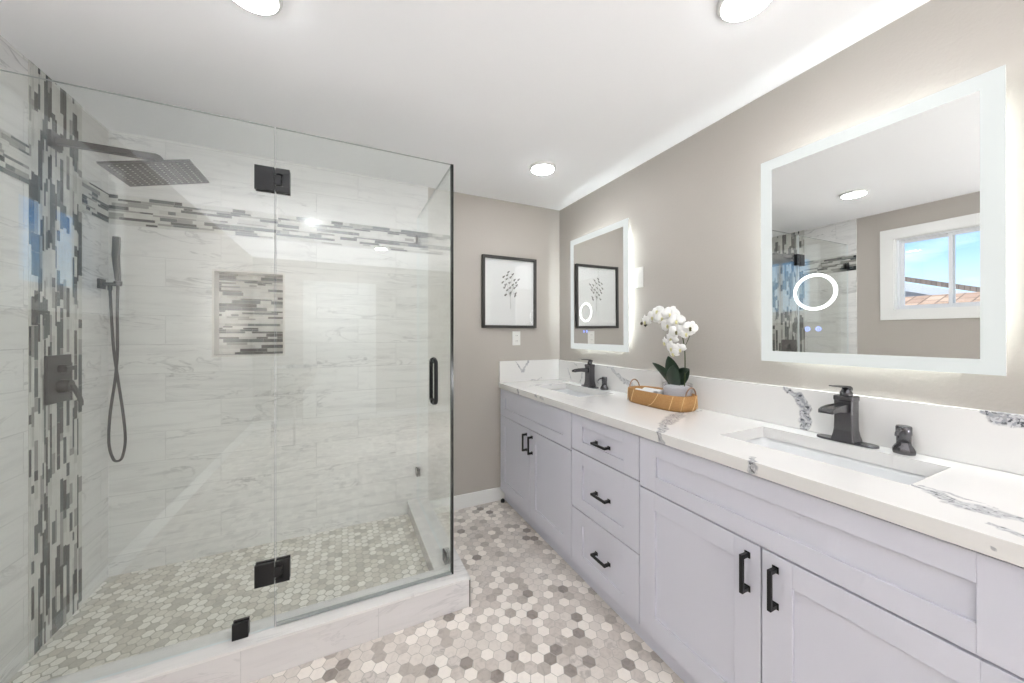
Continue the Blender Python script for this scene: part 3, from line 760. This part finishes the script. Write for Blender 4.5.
# ------------------------------------------------------------------ shower glass
t = thing('shower_enclosure', (-.1, 1.715, CZ), 'frameless clear glass shower enclosure with black hinges standing on the marble curb', 'shower enclosure')
GY, GT, GX = 1.715, .010, .4935; GZ0, GZ1 = CZ + .001, 2.168
def pane(name, x0, x1, y0, y1, z0, z1, par=None, dark=()):
    """sheet with clear faces and edge faces of another material; dark lists edge faces that read black"""
    mb = MB(); mb.box(x0, x1, y0, y1, z0, z1)
    # face order: bottom, top, -y, +x, +y, -x
    thin_x = (x1 - x0) < (y1 - y0)
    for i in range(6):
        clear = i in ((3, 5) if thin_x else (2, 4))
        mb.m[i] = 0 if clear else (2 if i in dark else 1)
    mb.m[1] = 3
    return mb.build(name, [M_glass, M_edge, M_darkedge, M_topedge], par)
fp = pane('fixed_panel', L + T + .002, -.246, GY, GY + GT, GZ0, GZ1, t)
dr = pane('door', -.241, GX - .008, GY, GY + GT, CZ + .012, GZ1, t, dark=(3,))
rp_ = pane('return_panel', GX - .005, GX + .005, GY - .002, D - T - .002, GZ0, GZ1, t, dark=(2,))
mb = MB(); mb.box(-.241, GX - .008, GY - .001, GY + GT + .001, CZ + .003, CZ + .013); mb.build('door_sweep', M_seal, dr)
mb = MB(); mb.box(GX - .0078, GX - .0055, GY - .003, GY + GT, CZ + .012, GZ1); mb.build('corner_seal', M_darkedge, dr)
def hinge(z0, z1):
    for (a, b_) in ((-.313, -.2465), (-.2405, -.191)):
        pass
    mb = MB()
    for (y0, y1) in ((GY - .012, GY - .0005), (GY + GT + .0005, GY + GT + .010)):
        mb.box(-.311, -.2455, y0, y1, z0, z1)
        if y0 < GY: # notch around the pivot on the door side
            zc = (z0+z1)/2
            mb.box(-.2415, -.192, y0, y1, z0, zc - .024); mb.box(-.2415, -.192, y0, y1, zc + .024, z1); mb.box(-.217, -.192, y0, y1, zc - .024, zc + .024)
            mb.box(-.2455, -.222, y0 + .001, y1 - .001, zc - .020, zc + .020)
        else: mb.box(-.2415, -.192, y0, y1, z0, z1)
    mb.build('hinge', M_black, dr, .001)
hinge(1.904, 2.000); hinge(.325, .413)
mb = MB()
for (y0, y1) in ((GY - .010, GY - .0005), (GY + GT + .0005, GY + GT + .010)): mb.box(-.383, -.331, y0, y1, CZ + .0005, .205)
mb.build('clamp', M_black, fp, .001)
mb = MB()
for (y0, y1) in ((GY - .010, GY - .0005), (GY + GT + .0005, GY + GT + .010)): mb.box(L + T + .001, L + T + .053, y0, y1, 1.93, 1.985)
mb.build('clamp', M_black, fp, .001)
for z in (2.005, .347):
    mb = MB()
    for (x0, x1) in ((GX - .015, GX - .0055), (GX + .0055, GX + .015)): mb.box(x0, x1, D - T - .050, D - T - .001, z - .026, z + .026)
    mb.build('clamp', M_black, rp_, .001)
mb = MB()
for (x0, x1) in ((GX - .015, GX - .0055), (GX + .0055, GX + .015)): mb.box(x0, x1, 1.80, 1.85, CZ + .0005, .20)
mb.build('clamp', M_black, rp_, .001)
# pull handle: D bars on both sides of the glass
mb = MB(); hx = .401
for s, yb in ((-1, GY), (1, GY + GT)):
    yo = yb + s*.045; P = [(hx, yb, 1.203), (hx, yb + s*.03, 1.203)]
    P += [(hx, yb + s*(.03 + .015*math.sin(a)), 1.188 + .015*math.cos(a)) for a in (.4, .8, 1.2, PI/2)]
    P += [(hx, yo, 1.10)]
    P += [(hx, yb + s*(.03 + .015*math.sin(a)), 1.018 - .015*math.cos(a)) for a in (PI/2, 1.2, .8, .4)]
    P += [(hx, yb + s*.03, 1.003), (hx, yb, 1.003)]
    mb.tube(P, .0095, 14)
    for z in (1.203, 1.003): mb.lathe([(.014, 0), (.014, s*.004)], (hx, yb + s*.0003, z), 18, axis='y')
mb.build('handle', M_black, dr)

# ------------------------------------------------------------------ shower fittings
t = thing('rain_shower_head', (L + T + .003, 2.204, 2.15), 'square dark rain shower head on a straight wall arm', 'shower head')
xw = L + T + .0035
mb = MB(); mb.box(xw, xw + .012, 2.170, 2.238, 2.115, 2.185); mb.build('wall_flange', M_gun, t, .002)
mb = MB(); ys = (2.190, 2.218)
pr2 = [(xw + .012, 2.135, 2.163), (-.79, 2.135, 2.163), (-.765, 2.132, 2.160), (-.752, 2.120, 2.150)]
prof = [(xw+.012, 2.163), (-.775, 2.163), (-.758, 2.157), (-.750, 2.143), (-.750, 2.098), (-.780, 2.092), (-.780, 2.135), (xw+.012, 2.137)]
n = len(prof)
mb.add([(a, ys[0], b_) for a, b_ in prof] + [(a, ys[1], b_) for a, b_ in prof], [list(range(n)), list(range(2*n-1, n-1, -1))] + [[i, i+n, (i+1) % n + n, (i+1) % n] for i in range(n)])
mb.build('arm', M_gun, t, .002)
A, B_, C_, D_ = (Vector(q) for q in ((-.917,2.075,2.037), (-.616,2.075,2.110), (-.616,2.335,2.110), (-.917,2.335,2.037)))
nn = (B_ - A).cross(D_ - A).normalized()
mb = MB(); up = nn * .009
mb.add([A, B_, C_, D_, A+up, B_+up, C_+up, D_+up], [(0,3,2,1),(4,5,6,7),(0,1,5,4),(1,2,6,5),(2,3,7,6),(3,0,4,7)])
hd = mb.build('spray_plate', M_gun, t, .001)
mb = MB(); cc = (A + C_)/2 + up; mb.tube([cc, cc + Vector((0,0,.022))], .016, 16); mb.build('swivel_joint', M_gun, t)
mb = MB()
for i in range(11):
    for j in range(11):
        q = A + (B_ - A)*(.09 + .82*i/10) + (D_ - A)*(.09 + .82*j/10)
        mb.tube([q - nn*.0018, q], [.0026, .0042], 6)
o = mb.build('nozzles', plain('nozzle_rubber', srgb(200, 202, 198), .5), hd); o['kind'] = 'stuff'

t = thing('hand_shower', (L + T, 2.537, 1.585), 'slim dark hand shower with looping hose hanging in the tiled corner', 'hand shower')
xw = L + T
mb = MB(); mb.box(xw + .0005, xw + .012, 2.510, 2.560, 1.560, 1.610); mb.tube([(xw + .012, 2.537, 1.585), (-1.05, 2.545, 1.587)], .009, 12)
mb.tube([(-1.075, 2.5435, 1.59), (-1.075, 2.5435, 1.555)], .009, 10); mb.lathe([(.014,-.012),(.016,.0),(.016,.012)], (-1.050, 2.555, 1.592), 16); mb.build('bracket', M_gun, t, .001)
mb = MB(); st = []
for (dx, dy, z, w, d) in ((0,0,1.606,.009,.009),(-.001,0,1.63,.010,.010),(-.004,-.004,1.69,.012,.010),(-.004,-.010,1.735,.0135,.010),(.002,-.020,1.78,.0135,.010),(.008,-.032,1.829,.0135,.009)):
    st.append([(-1.050+dx-w, 2.555+dy-d, z), (-1.050+dx+w, 2.555+dy-d, z), (-1.050+dx+w, 2.555+dy+d, z), (-1.050+dx-w, 2.555+dy+d, z)])
mb.loft(st, smooth=False); mb.build('wand', M_gun, t, .002)
def spline(P, n=8):
    out = []
    P = [Vector(p) for p in P]
    for i in range(len(P)-1):
        p0, p1, p2, p3 = P[max(i-1,0)], P[i], P[i+1], P[min(i+2, len(P)-1)]
        for k in range(n):
            s = k/n; out.append(.5*((2*p1) + (p2-p0)*s + (2*p0-5*p1+4*p2-p3)*s*s + (3*p1-p0-3*p2+p3)*s**3))
    out.append(P[-1]); return out
mb = MB(); mb.tube(spline([(-1.050,2.555,1.585),(-1.052,2.553,1.45),(-1.050,2.550,1.25),(-1.058,2.550,1.10),(-1.078,2.552,.92),(-1.084,2.555,.77),(-1.070,2.558,.685),(-1.052,2.56,.668),(-1.034,2.558,.69),(-1.022,2.555,.78),(-1.030,2.552,.92),(-1.052,2.558,1.10),(-1.066,2.555,1.25),(-1.073,2.548,1.45),(-1.075,2.5435,1.557)]), .0062, 8)
mb.build('hose', M_gun, t)

t = thing('shower_valve', (L + T + .003, 2.226, 1.12), 'dark rectangular shower valve plate with lever on the mosaic strip', 'shower valve')
xw = L + T + .0035
mb = MB(); mb.box(xw, xw + .010, 2.150, 2.300, 1.035, 1.240); mb.build('plate', M_gun, t, .003)
mb = MB(); mb.tube([(xw + .010, 2.225, 1.105), (xw + .045, 2.225, 1.105)], [.030, .026], 24)
st = [[(xw + a, 2.225 + b_ + s1*.013, 1.105 + c + s2*.012) for s1, s2 in ((-1,-1),(1,-1),(1,1),(-1,1))] for a, b_, c in ((.032,0,.004),(.050,.006,-.010),(.056,.022,-.045),(.058,.040,-.085))]
mb.loft(st, smooth=False); mb.build('lever_handle', M_gun, t, .002)
mb = MB(); mb.tube([(xw + .010, 2.225, 1.180), (xw + .034, 2.225, 1.180)], [.019, .017], 20); mb.box(xw + .030, xw + .040, 2.205, 2.262, 1.172, 1.190); mb.build('diverter_knob', M_gun, t, .001)

# ------------------------------------------------------------------ basket, towels, orchid
bx_, by_, bz_ = 1.572, 1.408, .9405
t = thing('woven_basket', (bx_, by_, bz_), 'oval tan woven basket tray with loop handles between the sinks', 'basket')
mb = MB(); ry_, rx_ = .196, .092
def oval(rx, ry, z, n=48): return [(bx_ + rx*math.copysign(abs(math.cos(a))**.6, math.cos(a)), by_ + ry*math.copysign(abs(math.sin(a))**.6, math.sin(a)), bz_ + z) for a in [2*PI*k/n for k in range(n)]]
mb.loft([oval(rx_*.93, ry_*.94, .0), oval(rx_*.97, ry_*.975, .006), oval(rx_, ry_, .03), oval(rx_, ry_, .076), oval(rx_*.98, ry_*.985, .080), oval(rx_-.008, ry_-.008, .076), oval(rx_-.009, ry_-.010, .03), oval(rx_-.012, ry_-.016, .006)])
mb.build('bowl', M_basket, t)
mb = MB()
for k in range(48):
    if k % 4: continue
    a0 = 2*PI*k/48; P = []
    for s in range(7):
        a = a0 + s*.028; z = .006 + .070*s/6; P.append((bx_ + (rx_+.0012)*math.copysign(abs(math.cos(a))**.6, math.cos(a)), by_ + (ry_+.0012)*math.copysign(abs(math.sin(a))**.6, math.sin(a)), bz_ + z))
    mb = MB(); mb.tube(P, .0018, 6); mb.build('lacing_strand', M_lace, t)
for s in (-1, 1):
    mb = MB(); yy = by_ + s*(ry_ - .008)
    mb.tube([(bx_ + .038*math.cos(a), yy + s*.004*math.sin(a), bz_ + .070 + .050*math.sin(a)) for a in [PI*k/16 for k in range(17)]], .0035, 8); mb.build('loop_handle', M_loop, t)
# rolled towels standing in the basket
def roll(x, y, z, r, ln, rot):
    mb = MB(); P = []
    for k in range(60):
        a = k*.36; rad = r*(.12 + .88*k/59); P.append((rad*math.cos(a), rad*math.sin(a)))
    th = r*.16
    n = len(P); vs_ = []
    for sgn in (-.5, .5):
        for (a, b_) in P: vs_.append((a, sgn*ln, b_))
    c, s = math.cos(rot), math.sin(rot)
    vv = [Vector((p[0]*c - p[1]*s + x, p[0]*s + p[1]*c + y, p[2] + z)) for p in vs_]
    mb.add(vv, [(i, i+1, n+i+1, n+i) for i in range(n-1)], True)
    mb.lathe([(r*.96, -ln*.47), (r*.96, ln*.47)], (0,0,0), 24, axis='y')
    m = len(vv)
    for i in range(m, len(mb.v)):
        p = mb.v[i]; mb.v[i] = (p[0]*c - p[1]*s + x, p[0]*s + p[1]*c + y, p[2] + z)
    o = mb.build('rolled_towel', M_towel); return o
for (x, y, z, r, ln, rot, lb) in ((1.538, 1.478, .989, .031, .125, .08, 'rolled white towel at the left front inside the woven basket'), (1.606, 1.485, .989, .031, .12, .08, 'rolled white towel at the rear left inside the woven basket, next to the backsplash'),):
    tag(roll(x, y, z, r, ln, rot), lb, 'towel', 'rolled towels in the basket')
mb = MB(); z0 = .9475
# orchid
px, py = 1.575, 1.300
t = thing('potted_orchid', (px, py, z0), 'white flowering orchid in a clear glass pot standing in the basket', 'orchid')
mb = MB(); mb.lathe([(.040,0),(.066,.002),(.071,.010),(.073,.120),(.071,.127),(.0685,.124),(.0665,.012),(.03,.008)], (px, py, z0), 40); mb.build('glass_pot', M_vase, t)
mb = MB(); mb.lathe([(.03,.009),(.063,.012),(.0660,.040),(.0665,.105),(.055,.113),(.02,.118),(.005,.118)], (px, py, z0), 32); mb.build('white_gravel', M_gravel, t)
def leaf(base, tip, w, sag, tilt=Vector((1,0,0)), n=10):
    base, tip = Vector(base), Vector(tip); mb = MB(); d = tip - base
    side = d.cross(Vector((1, -.1, .25)) if tilt is None else tilt).normalized(); nrm = side.cross(d).normalized()
    rings = []
    for i in range(n+1):
        s = i/n; c = base + d*s + nrm*sag*math.sin(PI*s); ww = w*(math.sin(PI*min(1, .13 + .87*s)**.9)**.7 if s < 1 else .02) + .0015
        th = .0016; q = []
        for (a, b_) in ((-1,.18),(-.5,.05),(0,-.08),(.5,.05),(1,.18)): q.append(c + side*ww*a + nrm*ww*b_)
        rings.append(q + [p + nrm*th for p in q[::-1]])
    mb.loft(rings); return mb
zt = z0 + .115
for (tip, w, sag, tl) in (((1.555,1.342,1.215), .046, .006, (1,.1,.1)), ((1.545,1.440,1.172), .032, .012, (1,.2,.6)), ((1.515,1.270,1.172), .040, -.008, (.9,0,.5)), ((1.525,1.190,1.160), .022, .040, (.6,.1,1)), ((1.60,1.250,1.150), .028, .010, (1,-.2,.4))):
    leaf((px - .010, py + .018, zt - .006), tip, w, sag, Vector(tl)).build('leaf', M_leaf, t, subsurf=1)
mb = MB(); sp1 = spline([(px+.005, 1.262, zt-.01),(px+.006,1.259,1.15),(px+.004,1.261,1.26),(px,1.278,1.34),(px-.008,1.310,1.40),(px-.015,1.36,1.435),(px-.02,1.42,1.435),(px-.022,1.480,1.41)]); mb.tube(sp1, [.0032 - .0018*i/(len(sp1)-1) for i in range(len(sp1))], 8)
mb.tube(spline([(px+.004,1.261,1.26),(px+.01,1.235,1.32),(px+.008,1.215,1.36)]), .0014, 6)
mb.build('flower_stem', M_stem, t)
def flower(c, face, r, lipmat, spin=0.):
    c = Vector(c); f = Vector(face).normalized(); up = Vector((0,0,1)); sd = up.cross(f).normalized(); u2 = f.cross(sd).normalized()
    mb = MB()
    for (ang, ln, w, k) in ((90, 1.0, .40, 0), (215, .95, .38, 0), (325, .95, .38, 0), (12, .98, .62, .004), (168, .98, .62, .004)):
        a = math.radians(ang) + spin; dr_ = sd*math.cos(a) + u2*math.sin(a); pd = dr_.cross(f).normalized(); rings = []
        for i in range(7):
            s = i/6; ww = r*w*math.sin(PI*(.08 + .86*s))**.75; cc_ = c + dr_*(r*ln*s) + f*(k - .25*r*s*s + .1*r*math.sin(PI*s))
            q = [cc_ + pd*ww*x_ + f*(.10*ww*(1 - x_*x_)) for x_ in (-1, -.5, 0, .5, 1)]; rings.append(q + [p - f*.0008 for p in q[::-1]])
        mb.loft(rings)
    o = mb.build('flower', M_petal, t)
    mb = MB(); st = [c + f*(.002 + .012*s) - u2*(.010*s) for s in (0, .4, .8, 1.)]
    mb.tube(st, [.003, .0062, .0055, .002], 8)
    mb.tube([c + f*.006 - u2*.006, c + f*.010 - u2*.017], [.004, .0055], 8)
    mb.build('lip', lipmat, o)
M_lipw = plain('orchid_lip_pale', srgb(214, 208, 160), .5)
for (c, fc, r, lm, sp_) in (((1.545,1.515,1.402), (-.9,.25,-.25), .036, M_lipw, .3), ((1.55,1.468,1.425), (-1,-.1,-.1), .040, M_lipw, -.2), ((1.555,1.440,1.455), (-.8,-.2,.3), .034, M_lipw, .4), ((1.548,1.400,1.418), (-1,-.3,0), .042, M_lipw, .1), ((1.55,1.352,1.435), (-.9,-.4,.2), .044, M_lipw, -.3),
        ((1.548,1.365,1.378), (-1,-.2,-.1), .042, M_lipw, .2), ((1.545,1.310,1.398), (-.9,-.5,.1), .040, M_lipw, 0), ((1.54,1.305,1.345), (-1,-.4,-.1), .040, M_lip, .1), ((1.555,1.238,1.362), (-.8,-.6,.1), .034, M_lip, -.4), ((1.55,1.345,1.320), (-1,.1,-.2), .038, M_lipw, .3),
        ((1.555,1.260,1.335), (-.9,-.5,-.3), .032, M_lipw, .6), ((1.545,1.340,1.272), (-1,0,-.4), .034, M_lipw, 0), ((1.56,1.300,1.268), (-.9,-.4,-.4), .028, M_lipw, .5), ((1.55,1.385,1.300), (-.9,.4,-.3), .026, M_lipw, .2), ((1.552,1.335,1.245), (-1,.1,-.5), .030, M_lipw, .1)):
    flower((c[0], c[1] - .030, c[2] - (.012 if c[2] < 1.33 else 0)), fc, r*1.06, lm, sp_)
for (c, r) in (((1.550,1.522,1.390), .008), ((1.545,1.488,1.380), .008), ((1.552,1.512,1.399), .005)):
    mb = MB(); mb.lathe([(.001,-r*1.2),(r*.8,-r*.6),(r,0),(r*.8,r*.6),(.001,r*1.2)], c, 12); mb.build('bud', M_bud, t)

# small black rubber stop by the toe kick
mb = MB(); mb.lathe([(.015,0),(.016,.004),(.015,.018),(.010,.024),(.004,.026)], (1.150, 2.575, 0), 18)
tag(mb.build('door_stop', M_rubber), 'small round black rubber stop on the floor at the far end of the cabinets', 'door stop')

# ------------------------------------------------------------------ outside: neighbouring houses
def rooftile(name, c1, c2, sc):
    m, t_, b = newmat(name)
    tc = N(t_, 'ShaderNodeTexCoord')
    br = N(t_, 'ShaderNodeTexBrick', {'Vector': tc.outputs['Object'], 'Color1': c1, 'Color2': c2, 'Mortar': (c1[0]*.35, c1[1]*.33, c1[2]*.3, 1), 'Scale': sc, 'Mortar Size': .02, 'Brick Width': .5, 'Row Height': .35})
    t_.links.new(br.outputs['Color'], b.inputs['Base Color']); b.inputs['Roughness'].default_value = .85
    return m
M_clay = rooftile('tan_roof_tile', srgb(226, 190, 156), srgb(196, 158, 128), 1.4)
M_shingle = rooftile('grey_brown_shingle', srgb(168, 150, 134), srgb(140, 124, 112), 3.)
M_stucco = plain('pale_stucco', srgb(214, 214, 216), .9)
M_bluegrey = plain('blue_grey_fascia', srgb(120, 150, 172), .7)
def slab(mb, P, n):
    P = [Vector(p) for p in P]; n = Vector(n); k = len(P)
    mb.add(P + [p + n for p in P], [list(range(k))[::-1], list(range(k, 2*k))] + [[i, (i+1) % k, k + (i+1) % k, k+i] for i in range(k)])
# near house with tan tile roof
t = thing('neighbour_house', (-8, 3.0, -2.6), 'low house with tan tile roof seen outside the window in the mirror', 'house')
mb = MB(); slab(mb, [(-6.6, -2, 1.30), (-6.6, 9, 1.30), (-9.0, 9, 2.02), (-9.0, -2, 2.02)], (0, 0, .10)); slab(mb, [(-9.0, -2, 2.02), (-9.0, 9, 2.02), (-11.4, 9, 1.30), (-11.4, -2, 1.30)], (0, 0, .10)); mb.build('tile_roof', M_clay, t)
mb = MB(); mb.box(-11.2, -6.9, -1.8, 8.8, -2.6, 1.31); mb.build('house_wall', M_stucco, t)
mb = MB(); mb.box(-6.95, -6.75, 2.75, 2.95, 1.38, 1.64); mb.build('roof_vent', M_dark, t)
# farther house with gabled shingle roof
t = thing('neighbour_house', (-15, 5.5, -2.6), 'farther pale house with grey-brown shingle roof beyond the tan roof', 'house')
mb = MB(); xg0, xg1 = -14.4, -20.
slab(mb, [(xg0, 8.0, 3.93), (xg0, 2.4, 2.0), (xg1, 2.4, 2.0), (xg1, 8.0, 3.93)], (0, 0, .16)); slab(mb, [(xg0, 8.0, 3.93), (xg1, 8.0, 3.93), (xg1, 13.8, 2.0), (xg0, 13.8, 2.0)], (0, 0, .16)); mb.build('shingle_roof', M_shingle, t)
mb = MB(); slab(mb, [(xg0+.01, 8.0, 3.60), (xg0+.01, 2.4, 1.67), (xg0+.01, 2.4, 1.96), (xg0+.01, 8.0, 3.89)], (.06, 0, 0)); slab(mb, [(xg0+.01, 8.0, 3.89), (xg0+.01, 13.8, 1.96), (xg0+.01, 13.8, 1.67), (xg0+.01, 8.0, 3.60)], (.06, 0, 0)); mb.build('fascia_board', M_trim, t)
mb = MB(); P = [(xg0 - .4, 3.0, -2.6), (xg0 - .4, 13.0, -2.6), (xg0 - .4, 13.0, 2.15), (xg0 - .4, 8.0, 3.80), (xg0 - .4, 3.0, 2.1)]; slab(mb, P, (-5, 0, 0)); mb.build('house_wall', M_stucco, t)
t = thing('neighbour_house', (-24, -1.2, -2.6), 'distant low house with blue-grey fascia at the right of the window view', 'house')
mb = MB(); slab(mb, [(-21.5, 4.8, 2.1), (-21.5, -1.2, 4.2), (-27, -1.2, 4.2), (-27, 4.8, 2.1)], (0,0,.14)); slab(mb, [(-21.5, -1.2, 4.2), (-21.5, -7.0, 2.2), (-27, -7.0, 2.2), (-27, -1.2, 4.2)], (0,0,.14)); mb.build('shingle_roof', M_clay, t)
mb = MB(); P = [(-21.8, -5.4, -2.6), (-21.8, 2.6, -2.6), (-21.8, 2.6, 2.8), (-21.8, -1.2, 4.0), (-21.8, -5.4, 2.6)]; slab(mb, P, (-5, 0, 0)); mb.build('house_wall', M_bluegrey, t)
mb = MB(); mb.box(-60, L - .16, -40, 45, -2.8, -2.6); struct('ground', mb, plain('dry_ground', srgb(150, 142, 128), .9))
